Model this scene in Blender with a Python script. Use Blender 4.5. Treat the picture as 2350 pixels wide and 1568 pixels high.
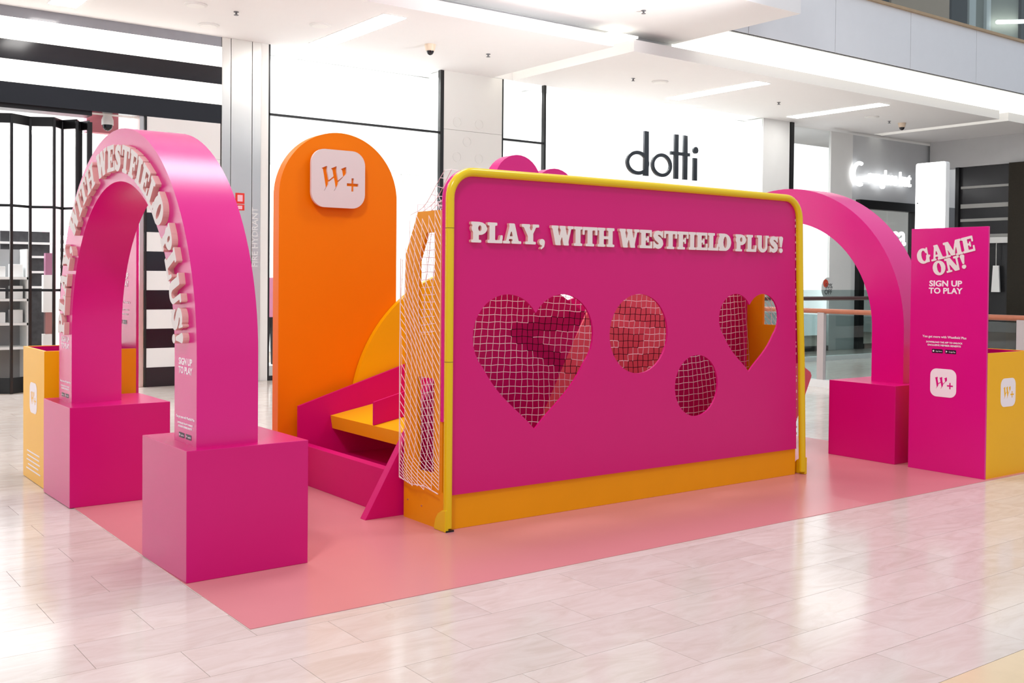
import bpy, bmesh, math, random
import numpy as np
from mathutils import Vector, Matrix
from mathutils.geometry import tessellate_polygon

random.seed(7)
for o in list(bpy.data.objects):
    bpy.data.objects.remove(o, do_unlink=True)
scene = bpy.context.scene
COL = scene.collection

# ------------------------------------------------------------------ camera
CAM = (-3.1722784, -4.9370930, 1.3908966)
YAW, PIT, ROL, FPX, SY = 0.63929584, -0.01794925, 0.00930054, 2414.75, -101.554
_F = Vector((math.sin(YAW)*math.cos(PIT), math.cos(YAW)*math.cos(PIT), math.sin(PIT)))
_R = Vector((math.cos(YAW), -math.sin(YAW), 0)); _U = _R.cross(_F)
_R2 = _R*math.cos(ROL) + _U*math.sin(ROL); _U2 = -_R*math.sin(ROL) + _U*math.cos(ROL)
cd = bpy.data.cameras.new('camera'); cam = bpy.data.objects.new('camera', cd); COL.objects.link(cam)
cd.sensor_fit = 'HORIZONTAL'; cd.sensor_width = 36; cd.lens = FPX*36/2350; cd.shift_y = SY/2350
cd.clip_start = 0.05; cd.clip_end = 200
m = Matrix.Identity(4)
for i in range(3):
    m[i][0] = _R2[i]; m[i][1] = _U2[i]; m[i][2] = -_F[i]; m[i][3] = CAM[i]
cam.matrix_world = m
scene.camera = cam

# ------------------------------------------------------------------ world, lamps, exposure
w = bpy.data.worlds.new('skylight'); scene.world = w; w.use_nodes = True
bg = w.node_tree.nodes['Background']; bg.inputs[0].default_value = (0.84, 0.91, 1.0, 1); bg.inputs[1].default_value = 0.60

def area(name, loc, target, sx, sy, watts, col=(1, 1, 1)):
    l = bpy.data.lights.new(name, 'AREA'); l.shape = 'RECTANGLE'; l.size = sx; l.size_y = sy
    l.energy = watts; l.color = col
    o = bpy.data.objects.new(name, l); COL.objects.link(o); o.location = loc
    o.rotation_euler = (Vector(target)-Vector(loc)).to_track_quat('-Z', 'Y').to_euler()
    return o
area('atrium_downlight', (-5.0, -4.2, 8.0), (0.3, 0.6, 0.6), 1.2, 1.2, 230, (1, .97, .94))
area('atrium_skylight_panel', (0.6, 2.1, 8.2), (0.6, 2.1, 0), 3.2, 2.0, 210, (.96, .97, 1))
area('atrium_downlight', (4.5, -2.0, 8.5), (3.0, 0.5, 0.3), 1.6, 1.6, 110, (1, .98, .96))
# added unseen fill lamps that brighten the underside of the dropped soffit
area('column_uplighter', (-4.5, 1.8, 2.8), (0.5, 4.5, 4.75), .5, .5, 13).data.spread = math.radians(50)
area('column_uplighter', (6.5, 0.5, 2.8), (5.0, 4.4, 4.75), .5, .5, 26).data.spread = math.radians(50)
# lamps in the ceilings of the shops behind the facade
for (x, y, sx, sy, p) in ((-0.6, 10.6, 4, 3, 300), (-5.5, 10.6, 5, 3, 330), (4.0, 11.2, 3, 2.6, 170), (9.8, 11.2, 5.5, 2.6, 400), (16.6, 10.2, 3, 2.6, 120)):
    area('shop_ceiling_lamp', (x, y, 4.2), (x, y, 0), sx, sy, p, (.9, .95, 1))
# added fill strips that whiten what shows behind the upper shop panes
for (x, sx, p) in ((4.0, 2.6, 58), (9.8, 5.0, 145), (6.8, .7, 16)):
    area('window_wall_washer', (x, 8.42, 4.4), (x, 8.95, 3.2), sx, .12, p)
scene.view_settings.view_transform = 'Standard'; scene.view_settings.look = 'None'
scene.view_settings.gamma = 1; scene.view_settings.use_curve_mapping = False
scene.view_settings.exposure = 0.30

# ------------------------------------------------------------------ helpers
def lin(c):
    return tuple((v/255/12.92 if v/255 <= .04045 else ((v/255+.055)/1.055)**2.4) for v in c)
MATS = {}
def mat(name, rgb, rough=.5, spec=.5, metal=0., var=.04, vscale=6., bump=0., bscale=200., emit=0., coat=0., rand=0., sheen=0., ior=1.5):
    if name in MATS: return MATS[name]
    M = bpy.data.materials.new(name); M.use_nodes = True
    nt = M.node_tree; b = nt.nodes['Principled BSDF']
    c = lin(rgb)
    tc = nt.nodes.new('ShaderNodeTexCoord'); nz = nt.nodes.new('ShaderNodeTexNoise')
    nz.inputs['Scale'].default_value = vscale; nz.inputs['Detail'].default_value = 4
    nt.links.new(tc.outputs['Object'], nz.inputs['Vector'])
    mx = nt.nodes.new('ShaderNodeMix'); mx.data_type = 'RGBA'
    mx.inputs[6].default_value = (*[max(0, v*(1-var)) for v in c], 1); mx.inputs[7].default_value = (*[min(1, v*(1+var)) for v in c], 1)
    nt.links.new(nz.outputs['Fac'], mx.inputs[0])
    out = mx.outputs[2]
    if rand:
        oi = nt.nodes.new('ShaderNodeObjectInfo'); mr = nt.nodes.new('ShaderNodeMapRange')
        mr.inputs['To Min'].default_value = 1-rand; mr.inputs['To Max'].default_value = 1+rand
        nt.links.new(oi.outputs['Random'], mr.inputs['Value'])
        hs = nt.nodes.new('ShaderNodeHueSaturation'); nt.links.new(out, hs.inputs['Color']); nt.links.new(mr.outputs[0], hs.inputs['Value'])
        out = hs.outputs[0]
    nt.links.new(out, b.inputs['Base Color'])
    b.inputs['Roughness'].default_value = rough; b.inputs['Metallic'].default_value = metal
    b.inputs['Specular IOR Level'].default_value = spec; b.inputs['IOR'].default_value = ior
    if coat: b.inputs['Coat Weight'].default_value = coat; b.inputs['Coat Roughness'].default_value = .12
    if emit:
        nt.links.new(out, b.inputs['Emission Color']); b.inputs['Emission Strength'].default_value = emit
    if bump:
        n2 = nt.nodes.new('ShaderNodeTexNoise'); n2.inputs['Scale'].default_value = bscale
        nt.links.new(tc.outputs['Object'], n2.inputs['Vector'])
        bp = nt.nodes.new('ShaderNodeBump'); bp.inputs['Strength'].default_value = bump; bp.inputs['Distance'].default_value = .002
        nt.links.new(n2.outputs['Fac'], bp.inputs['Height']); nt.links.new(bp.outputs[0], b.inputs['Normal'])
    MATS[name] = M
    return M
def glass(name, tint=(245, 250, 250), refl=1.0, rough=.0):
    if name in MATS: return MATS[name]
    M = bpy.data.materials.new(name); M.use_nodes = True; nt = M.node_tree
    nt.nodes.remove(nt.nodes['Principled BSDF']); o = nt.nodes['Material Output']
    t = nt.nodes.new('ShaderNodeBsdfTransparent'); t.inputs[0].default_value = (*lin(tint), 1)
    g = nt.nodes.new('ShaderNodeBsdfGlossy'); g.inputs['Roughness'].default_value = rough
    f0 = nt.nodes.new('ShaderNodeLayerWeight'); f0.inputs[0].default_value = .5     # facing = 1-|cos|, same on both sides of the pane
    f = nt.nodes.new('ShaderNodeMath'); f.operation = 'POWER'; f.inputs[1].default_value = 5; nt.links.new(f0.outputs['Facing'], f.inputs[0])
    mu = nt.nodes.new('ShaderNodeMath'); mu.operation = 'MULTIPLY_ADD'; mu.inputs[1].default_value = .9*refl; mu.inputs[2].default_value = .04*refl
    mx = nt.nodes.new('ShaderNodeMixShader')
    nt.links.new(f.outputs[0], mu.inputs[0]); nt.links.new(mu.outputs[0], mx.inputs[0])
    nt.links.new(t.outputs[0], mx.inputs[1]); nt.links.new(g.outputs[0], mx.inputs[2]); nt.links.new(mx.outputs[0], o.inputs[0])
    MATS[name] = M
    return M

def link(name, data, material=None, parent=None):
    o = bpy.data.objects.new(name, data); COL.objects.link(o)
    if material is not None and data is not None: data.materials.clear(); data.materials.append(material)
    if parent is not None: o.parent = parent
    return o
def tag(o, label=None, cat=None, group=None, kind=None):
    if label: o['label'] = label
    if cat: o['category'] = cat
    if group: o['group'] = group
    if kind: o['kind'] = kind
    return o
def struct(o):
    o['kind'] = 'structure'; return o
def empty(name, loc=(0, 0, 0), rz=0.):
    o = bpy.data.objects.new(name, None); COL.objects.link(o); o.location = loc; o.rotation_euler = (0, 0, rz)
    o.empty_display_size = .1
    return o
class MB:
    def __init__(s): s.v = []; s.f = []
    def box(s, x0, y0, z0, x1, y1, z1):
        n = len(s.v)
        s.v += [(x0, y0, z0), (x1, y0, z0), (x1, y1, z0), (x0, y1, z0), (x0, y0, z1), (x1, y0, z1), (x1, y1, z1), (x0, y1, z1)]
        s.f += [tuple(n+i for i in q) for q in ((0, 3, 2, 1), (4, 5, 6, 7), (0, 1, 5, 4), (1, 2, 6, 5), (2, 3, 7, 6), (3, 0, 4, 7))]
        return s
    def prism(s, loops, plane, a, b):
        """loops: outer [+ holes], 2-D; plane xz (extruded along y), yz (along x), xy (along z)"""
        if not isinstance(loops[0][0], (tuple, list)): loops = [loops]
        P = {'xz': lambda p, t: (p[0], t, p[1]), 'yz': lambda p, t: (t, p[0], p[1]), 'xy': lambda p, t: (p[0], p[1], t)}[plane]
        base = len(s.v); flat = [p for l in loops for p in l]; k = len(flat)
        s.v += [P(p, a) for p in flat] + [P(p, b) for p in flat]
        tris = tessellate_polygon([[Vector((p[0], p[1], 0)) for p in l] for l in loops])
        for t in tris:
            s.f.append(tuple(base+i for i in t)); s.f.append(tuple(base+k+i for i in reversed(t)))
        i0 = 0
        for l in loops:
            for i in range(len(l)):
                j = (i+1) % len(l)
                s.f.append((base+i0+i, base+i0+j, base+k+i0+j, base+k+i0+i))
            i0 += len(l)
        return s
    def tube(s, pts, r, seg=12, cap=True):
        pts = [Vector(p) for p in pts]; base = len(s.v); n = len(pts)
        up = None
        for i, p in enumerate(pts):
            d = (pts[min(i+1, n-1)]-pts[max(i-1, 0)]).normalized()
            if up is None:
                up = Vector((0, 0, 1)) if abs(d.z) < .9 else Vector((0, 1, 0))
            a = (up-d*up.dot(d)).normalized(); up = a; b = d.cross(a)
            rr = r[i] if isinstance(r, (list, tuple)) else r
            for k in range(seg):
                t = 2*math.pi*k/seg; s.v.append(tuple(p+a*rr*math.cos(t)+b*rr*math.sin(t)))
        for i in range(n-1):
            for k in range(seg):
                q = (k+1) % seg
                s.f.append((base+i*seg+k, base+i*seg+q, base+(i+1)*seg+q, base+(i+1)*seg+k))
        if cap:
            s.f.append(tuple(base+k for k in reversed(range(seg)))); s.f.append(tuple(base+(n-1)*seg+k for k in range(seg)))
        return s
    def lathe(s, prof, c, seg=24):
        base = len(s.v)
        for r, z in prof:
            for k in range(seg):
                t = 2*math.pi*k/seg; s.v.append((c[0]+r*math.cos(t), c[1]+r*math.sin(t), c[2]+z))
        for i in range(len(prof)-1):
            for k in range(seg):
                q = (k+1) % seg
                s.f.append((base+i*seg+k, base+i*seg+q, base+(i+1)*seg+q, base+(i+1)*seg+k))
        s.f.append(tuple(base+k for k in reversed(range(seg)))); s.f.append(tuple(base+(len(prof)-1)*seg+k for k in range(seg)))
        return s
    def mesh(s, name, smooth=False, bevel=0., angle=35):
        me = bpy.data.meshes.new(name); me.from_pydata(s.v, [], s.f); me.update()
        bm = bmesh.new(); bm.from_mesh(me)
        bmesh.ops.recalc_face_normals(bm, faces=bm.faces)
        if bevel:
            ed = [e for e in bm.edges if len(e.link_faces) == 2 and e.calc_face_angle(0) > .5]
            bmesh.ops.bevel(bm, geom=ed, offset=bevel, segments=2, profile=.5, affect='EDGES')
        bm.to_mesh(me); bm.free()
        if smooth:
            for p in me.polygons: p.use_smooth = True
            me.set_sharp_from_angle(angle=math.radians(angle))
        return me
    def build(s, name, material, parent=None, smooth=False, bevel=0., angle=35):
        return link(name, s.mesh(name, smooth, bevel, angle), material, parent)
def B(*a): return MB().box(*a)
def rrect(cx, cy, w, h, r, n=6):
    out = []
    for (sx, sy, a0) in ((1, 1, 0), (-1, 1, 90), (-1, -1, 180), (1, -1, 270)):
        for i in range(n+1):
            a = math.radians(a0+90*i/n)
            out.append((cx+sx*(w/2-r)+r*math.cos(a), cy+sy*(h/2-r)+r*math.sin(a)))
    return out
def circ(cx, cy, r, n=48, ry=None):
    return [(cx+r*math.cos(2*math.pi*i/n), cy+(ry or r)*math.sin(2*math.pi*i/n)) for i in range(n)]
def heart(cx, cy, w, h, n=40):
    """two round lobes and straight sides meeting in a point; cx, cy = centre of the box"""
    pts = []
    for i in range(n):
        t = 2*math.pi*i/n
        x = math.sin(t); x = math.copysign(abs(x)**2.35, x)
        y = 0.8125*math.cos(t) - 0.3125*math.cos(2*t) - 0.125*math.cos(3*t) - 0.0625*math.cos(4*t)
        pts.append((x, y))
    ys = [p[1] for p in pts]; xs = [p[0] for p in pts]
    return [(cx+(p[0]/(max(xs)))*w/2, cy+((p[1]-min(ys))/(max(ys)-min(ys))-.5)*h) for p in pts]
def heart2(cx, cy, w, h, n=18):
    # lobes: circles of radius a at (+-d, 0); tangents to the tip
    a = w*.272; d = w/2-a; top = cy+h/2; c0 = top-a; tip = (cx, cy-h/2)
    vx, vy = tip[0]-(cx+d), tip[1]-c0; D = math.hypot(vx, vy); base = math.atan2(vy, vx); off = math.acos(a/D)
    t_end = base+off  # tangent point angle on right lobe (outer side)
    if math.cos(t_end) < math.cos(base-off): t_end = base-off
    cusp = math.acos(-d/a) if d < a else math.pi
    while t_end > cusp: t_end -= 2*math.pi
    right = [(cx+d+a*math.cos(cusp+(t_end-cusp)*i/n), c0+a*math.sin(cusp+(t_end-cusp)*i/n)) for i in range(n+1)]
    # bow the sides slightly outward
    s = right[-1]; nx, ny = (s[1]-tip[1]), -(s[0]-tip[0]); ln = math.hypot(nx, ny); nx, ny = nx/ln, ny/ln
    side = []
    for i in range(1, 8):
        t = i/8; bow = .045*w*math.sin(math.pi*t)*(1-t)
        side.append((s[0]+(tip[0]-s[0])*t+nx*bow, s[1]+(tip[1]-s[1])*t+ny*bow))
    rr = right+side+[tip]
    left = [(2*cx-p[0], p[1]) for p in reversed(rr[1:-1])]
    return rr+left
FR = Matrix(((1, 0, 0, 0), (0, 0, -1, 0), (0, 1, 0, 0), (0, 0, 0, 1)))       # faces -Y
FL = Matrix(((0, 0, -1, 0), (-1, 0, 0, 0), (0, 1, 0, 0), (0, 0, 0, 1)))      # faces -X
FRX = Matrix(((0, 0, 1, 0), (1, 0, 0, 0), (0, 1, 0, 0), (0, 0, 0, 1)))       # faces +X
def text(name, body, size, M, material, parent=None, bold=.0, extrude=.0006, width=None, align='CENTER', space=1.):
    cu = bpy.data.curves.new(name, 'FONT'); cu.body = body; cu.size = size; cu.extrude = extrude; cu.offset = bold
    cu.align_x = align; cu.resolution_u = 3; cu.space_character = space
    t = bpy.data.objects.new(name, cu); me = bpy.data.meshes.new_from_object(t); bpy.data.objects.remove(t); bpy.data.curves.remove(cu)
    if width:
        xs = [v.co.x for v in me.vertices]; k = width/max(1e-6, max(xs)-min(xs))
        for v in me.vertices: v.co.x *= k
    o = link(name, me, material, parent); o.matrix_local = M
    return o

# ------------------------------------------------------------------ slab-serif glyphs from stroke masks
RES = 56
def _poly(X, Y, pts):
    ins = np.zeros(X.shape, bool); n = len(pts)
    for i in range(n):
        x1, y1 = pts[i]; x2, y2 = pts[(i+1) % n]
        if y1 == y2: continue
        c = ((Y < y1) != (Y < y2)) & (X < (x2-x1)*(Y-y1)/(y2-y1)+x1)
        ins ^= c
    return ins
def _line(x0, y0, x1, y1, w):     # horizontal width w, cut level at both ends
    return [(x0-w/2, y0), (x0+w/2, y0), (x1+w/2, y1), (x1-w/2, y1)]
def S_(kind, *a): return (kind, a)
GL = {
 'P': (.92, [('b', .12, 0, .44, 1), ('b', 0, .86, .5, 1), ('b', 0, 0, .58, .14), ('e', .47, .69, .44, .31)], [('e', .50, .70, .10, .15)]),
 'L': (.88, [('b', .12, 0, .44, 1), ('b', 0, .86, .56, 1), ('b', 0, 0, .84, .15), ('p', [(.66, 0), (.86, 0), (.88, .40), (.76, .40)])], []),
 'A': (1.1, [('l', .22, 0, .50, 1, .15), ('l', .80, 0, .52, 1, .34), ('b', .25, .24, .75, .37), ('b', 0, 0, .42, .13), ('b', .52, 0, 1.1, .13), ('b', .40, .8, .64, 1)], []),
 'Y': (1.06, [('l', .54, .42, .22, 1, .34), ('l', .54, .42, .86, 1, .18), ('b', .38, 0, .70, .5), ('b', 0, .87, .50, 1), ('b', .66, .87, 1.06, 1), ('b', .22, 0, .86, .13)], []),
 ',': (.40, [('e', .18, .13, .17, .16), ('p', [(.2, .1), (.35, .13), (.30, -.10), (.12, -.24), (.08, -.18), (.2, -.05)])], []),
 'W': (1.42, [('l', .44, 0, .20, 1, .34), ('l', .44, 0, .70, .86, .15), ('l', .96, 0, .70, 1, .34), ('l', .96, 0, 1.22, 1, .15), ('b', 0, .87, .44, 1), ('b', .52, .87, .90, 1), ('b', 1.04, .87, 1.42, 1)], []),
 'I': (.56, [('b', .12, 0, .44, 1), ('b', 0, .86, .56, 1), ('b', 0, 0, .56, .14)], []),
 'T': (.98, [('b', .33, 0, .65, 1), ('b', 0, .84, .98, 1), ('b', 0, .60, .13, 1), ('b', .85, .60, .98, 1), ('b', .2, 0, .78, .14)], []),
 'H': (1.14, [('b', .11, 0, .41, 1), ('b', .73, 0, 1.03, 1), ('b', .3, .42, .8, .57), ('b', 0, .86, .51, 1), ('b', .63, .86, 1.14, 1), ('b', 0, 0, .51, .14), ('b', .63, 0, 1.14, .14)], []),
 'E': (.92, [('b', .12, 0, .44, 1), ('b', 0, .85, .88, 1), ('b', .75, .64, .88, 1), ('b', .3, .43, .62, .57), ('b', .56, .33, .66, .67), ('b', 0, 0, .92, .15), ('b', .79, 0, .92, .38)], []),
 'S': (.84, [('s', [(.68, .76), (.56, .87), (.40, .885), (.24, .82), (.20, .70), (.30, .59), (.46, .50), (.60, .40), (.65, .28), (.57, .16), (.42, .11), (.26, .14), (.16, .26)], [.07, .10, .115, .125, .14, .155, .165, .16, .14, .125, .115, .10, .07]), ('b', .68, .62, .78, .99), ('b', .05, .01, .15, .40)], []),
 'F': (.86, [('b', .12, 0, .44, 1), ('b', 0, .85, .86, 1), ('b', .73, .62, .86, 1), ('b', .3, .43, .62, .57), ('b', .56, .33, .66, .67), ('b', 0, 0, .60, .14)], []),
 'D': (1.0, [('b', .12, 0, .44, 1), ('b', 0, .86, .5, 1), ('b', 0, 0, .5, .14), ('e', .46, .5, .54, .5)], [('e', .52, .5, .15, .34)]),
 'U': (1.06, [('b', .12, .3, .44, 1), ('b', .76, .3, .93, 1), ('e', .525, .32, .405, .33), ('b', 0, .86, .56, 1), ('b', .63, .86, 1.06, 1)], [('p', [(.44, 1.1), (.76, 1.1), (.76, .33), (.70, .22), (.60, .17), (.50, .20), (.44, .30)])]),
 '!': (.44, [('p', [(.04, .9), (.40, .9), (.28, .33), (.16, .33)]), ('e', .22, .87, .18, .13), ('e', .22, .14, .16, .145)], []),
 'G': (1.06, [('e', .5, .5, .5, .51), ('b', .56, .36, 1.06, .49), ('b', .68, .02, .96, .45), ('b', .80, .60, .92, 1)], [('e', .55, .5, .19, .36), ('b', .62, .50, .80, .66), ('b', .92, .49, 1.2, 1.1)]),
 'M': (1.4, [('b', .13, 0, .28, 1), ('b', .97, 0, 1.29, 1), ('l', .66, .06, .24, 1, .34), ('l', .66, .06, 1.04, 1, .15), ('b', 0, 0, .44, .13), ('b', .86, 0, 1.4, .13), ('b', 0, .87, .42, 1), ('b', .98, .87, 1.4, 1)], []),
 'O': (1.0, [('e', .5, .5, .5, .52)], [('e', .5, .5, .16, .36)]),
 'N': (1.16, [('b', .14, 0, .30, 1), ('b', .88, 0, 1.03, 1), ('l', .86, .0, .26, 1, .38), ('b', 0, .87, .42, 1), ('b', 0, 0, .46, .13), ('b', .72, .87, 1.16, 1)], []),
}
# re-open the counters that solid strokes would fill
_CUT = {'A': [('p', [(.40, .37), (.60, .37), (.51, .66)])]}
def glyph_loops(ch):
    wd, add, sub = GL[ch]; pad = .12
    nx = int((wd+2*pad)*RES); ny = int((1.3+2*pad)*RES)
    X, Y = np.meshgrid(-pad+(np.arange(nx)+.5)/RES, -.3-pad+.0+(np.arange(ny)+.5)/RES)
    def ev(p):
        k = p[0]
        if k == 'b': return (X >= p[1]) & (X <= p[3]) & (Y >= p[2]) & (Y <= p[4])
        if k == 'e': return ((X-p[1])/p[3])**2+((Y-p[2])/p[4])**2 <= 1
        if k == 'l': return _poly(X, Y, _line(*p[1:]))
        if k == 'p': return _poly(X, Y, p[1])
        if k == 's':
            r = np.zeros(X.shape, bool); P = p[1]; W = p[2]
            for i in range(len(P)-1):
                for t in np.linspace(0, 1, 8):
                    cx = P[i][0]+(P[i+1][0]-P[i][0])*t; cy = P[i][1]+(P[i+1][1]-P[i][1])*t; rr = W[i]+(W[i+1]-W[i])*t
                    r |= (X-cx)**2+(Y-cy)**2 <= rr*rr
            return r
    Mk = np.zeros(X.shape, bool)
    for p in add: Mk |= ev(p)
    for p in sub+_CUT.get(ch, []): Mk &= ~ev(p)
    F = Mk.astype(float)
    for _ in range(2):
        for ax in (0, 1): F = (np.roll(F, 1, ax)+F+np.roll(F, -1, ax))/3
    F -= .44
    # marching squares
    seg = {}
    def pt(i, j, a, b):
        v0, v1 = F[a[1], a[0]], F[b[1], b[0]]; t = v0/(v0-v1)
        x = a[0]+(b[0]-a[0])*t; y = a[1]+(b[1]-a[1])*t
        return (round(-pad+(x+.5)/RES, 5), round(-.3-pad+(y+.5)/RES, 5))
    In = F > 0
    mixed = np.argwhere(~((In[:-1, :-1] == In[1:, :-1]) & (In[:-1, :-1] == In[:-1, 1:]) & (In[:-1, :-1] == In[1:, 1:])))
    for (j, i) in mixed:
        c = [(i, j), (i+1, j), (i+1, j+1), (i, j+1)]
        s = [bool(In[q[1], q[0]]) for q in c]
        ins = [k for k in range(4) if s[k] != s[(k+1) % 4]]
        # direct so that inside stays left
        E_ = {k: pt(i, j, c[k], c[(k+1) % 4]) for k in ins}
        ups = [k for k in ins if s[k]]; dn = [k for k in ins if not s[k]]
        for u in ups:
            # leave through edge u (inside -> outside), come from the previous outside->inside edge
            k = u
            for st in range(1, 4):
                q = (u-st) % 4
                if q in dn: k = q; break
            seg[E_[u]] = E_[k]
    loops = []
    while seg:
        a, b = seg.popitem(); loop = [a, b]
        while b in seg:
            b = seg.pop(b); loop.append(b)
        if loop[0] == loop[-1]: loop.pop()
        # simplify
        out = loop
        for tol in (.0035,):
            keep = [True]*len(out)
            def dp(i0, i1):
                if i1-i0 < 2: return
                ax, ay = out[i0]; bx, by = out[i1 % len(out)]; L_ = math.hypot(bx-ax, by-ay) or 1e-9
                best, bi = -1, None
                for k in range(i0+1, i1):
                    d = abs((bx-ax)*(ay-out[k][1])-(ax-out[k][0])*(by-ay))/L_ if L_ > 1e-6 else math.hypot(out[k][0]-ax, out[k][1]-ay)
                    if d > best: best, bi = d, k
                if best > tol: dp(i0, bi); dp(bi, i1)
                else:
                    for k in range(i0+1, i1): keep[k] = False
            h = len(out)//2
            dp(0, h); dp(h, len(out))
            out = [p for p, q in zip(out, keep) if q]
        if len(out) > 3: loops.append(out)
    loops.sort(key=lambda l: -abs(sum(l[i][0]*l[(i+1) % len(l)][1]-l[(i+1) % len(l)][0]*l[i][1] for i in range(len(l)))))
    return loops
GM = {}
def glyph_mesh(ch):
    if ch not in GM:
        loops = glyph_loops(ch); b = MB()
        # pieces that lie apart (dot of the exclamation mark) are outer loops, too
        def area2(l): return sum(l[i][0]*l[(i+1) % len(l)][1]-l[(i+1) % len(l)][0]*l[i][1] for i in range(len(l)))
        s0 = math.copysign(1, area2(loops[0]))
        outer = [l for l in loops if math.copysign(1, area2(l)) == s0]; holes = [l for l in loops if math.copysign(1, area2(l)) != s0]
        for l in outer: b.prism([l]+(holes if l is outer[0] else []), 'xy', 0, 1)
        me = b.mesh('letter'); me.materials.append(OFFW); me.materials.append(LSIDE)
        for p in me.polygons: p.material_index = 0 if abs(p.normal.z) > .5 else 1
        GM[ch] = me
    return GM[ch]
def layout(body, space=.34, gap=.02):
    x = 0; out = []
    for ch in body:
        if ch == ' ': x += space; continue
        out.append((ch, x)); x += GL[ch][0]+gap
    return out, x-gap
def letters(body, M, width, cap, thick, material, parent, space=.34):
    lay, tot = layout(body, space); k = width/tot
    for ch, x in lay:
        me = glyph_mesh(ch)
        o = bpy.data.objects.new('letter', me); COL.objects.link(o)
        o.parent = parent
        o.matrix_local = M @ Matrix.Translation((x*k-width/2, 0, 0)) @ Matrix.Diagonal((k, cap, thick, 1))

# ------------------------------------------------------------------ materials
MAG = mat('magenta_laminate', (210, 0, 114), .32, .42, var=.02, bump=.06, bscale=900)
MAG2 = mat('pink_laminate', (220, 0, 130), .27, .6, var=.02, bump=.06, bscale=900)
MAG3 = mat('magenta_matte_board', (210, 0, 108), .5, .22, var=.02)
CORAL = mat('coral_board', (226, 92, 108), .5, .4, var=.03)
ORA = mat('orange_laminate', (254, 130, 0), .42, .18, var=.02, bump=.05, bscale=900)
YEL = mat('yellow_laminate', (250, 182, 0), .40, .3, var=.02, bump=.05, bscale=900)
YORA = mat('amber_board', (240, 158, 0), .42, .25, var=.04)
TUBE = mat('yellow_gloss_paint', (232, 196, 0), .22, .5, var=.02)
OFFW = mat('off_white_foam', (236, 224, 220), .55, .3, var=.02)
LSIDE = mat('pinkish_foam_edge', (228, 176, 170), .6, .2, var=.03)  # pink bounce light painted into the letter sides; staples share the tint
PRINT = mat('white_vinyl_print', (250, 236, 240), .45, .4, var=.01)
BLK = mat('black_metal', (14, 14, 16), .35, .5, var=.1)
DARK = mat('black_gloss_panel', (28, 28, 34), .12, .5, var=.1)
WHT = mat('white_paint', (240, 240, 238), .6, .3, var=.01)
CEI = mat('ceiling_paint', (238, 237, 237), .7, .2, var=.01)
LUM = mat('luminous_panel', (255, 252, 244), .5, .2, var=.01, emit=1.6)
LED = mat('led_diffuser', (255, 253, 250), .5, .2, var=.01, emit=10)
GREY = mat('grey_cladding', (240, 241, 244), .5, .4, var=.02)
STEEL = mat('brushed_steel', (222, 220, 216), .30, .5, metal=1, var=.05, vscale=2)
WOOD = mat('handrail_wood', (176, 104, 74), .35, .5, var=.15, vscale=12)
GLS = glass('shop_glass', (250, 252, 252), .9)
GLD = glass('balustrade_glass', (222, 230, 230), 1.0)
NETW = mat('white_cord', (248, 232, 232), .8, .1, var=.02)
NETB = mat('black_cord', (26, 14, 22), .8, .1, var=.02)
PALE = mat('pale_pink_card', (244, 190, 204), .6, .3, var=.02)
LGREY = mat('light_grey_paint', (230, 230, 228), .5, .3, var=.02)
DGREY = mat('dark_grey_cloth', (70, 70, 72), .8, .2, var=.4, vscale=14)

# marble floor
def marble():
    M = bpy.data.materials.new('polished_marble'); M.use_nodes = True; nt = M.node_tree; b = nt.nodes['Principled BSDF']
    tc = nt.nodes.new('ShaderNodeTexCoord'); geo = nt.nodes.new('ShaderNodeNewGeometry')
    mp = nt.nodes.new('ShaderNodeMapping'); mp.inputs['Scale'].default_value = (1.1, 3.2, 1); mp.inputs['Rotation'].default_value = (0, 0, .18)
    nt.links.new(geo.outputs['Position'], mp.inputs['Vector'])
    oi = nt.nodes.new('ShaderNodeObjectInfo')
    add = nt.nodes.new('ShaderNodeVectorMath'); add.operation = 'ADD'
    cmb = nt.nodes.new('ShaderNodeCombineXYZ'); mul = nt.nodes.new('ShaderNodeMath'); mul.operation = 'MULTIPLY'; mul.inputs[1].default_value = 40
    nt.links.new(oi.outputs['Random'], mul.inputs[0]); nt.links.new(mul.outputs[0], cmb.inputs[2])
    nt.links.new(mp.outputs[0], add.inputs[0]); nt.links.new(cmb.outputs[0], add.inputs[1])
    n1 = nt.nodes.new('ShaderNodeTexNoise'); n1.inputs['Scale'].default_value = 3.2; n1.inputs['Detail'].default_value = 8; n1.inputs['Distortion'].default_value = 1.2; n1.inputs['Roughness'].default_value = .62
    nt.links.new(add.outputs[0], n1.inputs['Vector'])
    cr = nt.nodes.new('ShaderNodeValToRGB'); e = cr.color_ramp.elements
    e[0].position = .25; e[0].color = (*lin((206, 191, 179)), 1); e[1].position = .72; e[1].color = (*lin((223, 213, 205)), 1)
    k = e.new(.5); k.color = (*lin((217, 204, 195)), 1)
    nt.links.new(n1.outputs['Fac'], cr.inputs[0])
    mr = nt.nodes.new('ShaderNodeMapRange'); mr.inputs['To Min'].default_value = .955; mr.inputs['To Max'].default_value = 1.035
    nt.links.new(oi.outputs['Random'], mr.inputs['Value'])
    hs = nt.nodes.new('ShaderNodeHueSaturation'); nt.links.new(cr.outputs[0], hs.inputs['Color']); nt.links.new(mr.outputs[0], hs.inputs['Value'])
    nt.links.new(hs.outputs[0], b.inputs['Base Color'])
    r = nt.nodes.new('ShaderNodeMapRange'); r.inputs['To Min'].default_value = .10; r.inputs['To Max'].default_value = .2
    nt.links.new(n1.outputs['Fac'], r.inputs['Value']); nt.links.new(r.outputs[0], b.inputs['Roughness'])
    b.inputs['Specular IOR Level'].default_value = .5
    return M
MARB = marble()
GROUT = mat('grout', (178, 162, 148), .7, .2)
SAND = mat('honey_stone_border', (226, 202, 166), .16, .5, var=.12, vscale=5)

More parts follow.
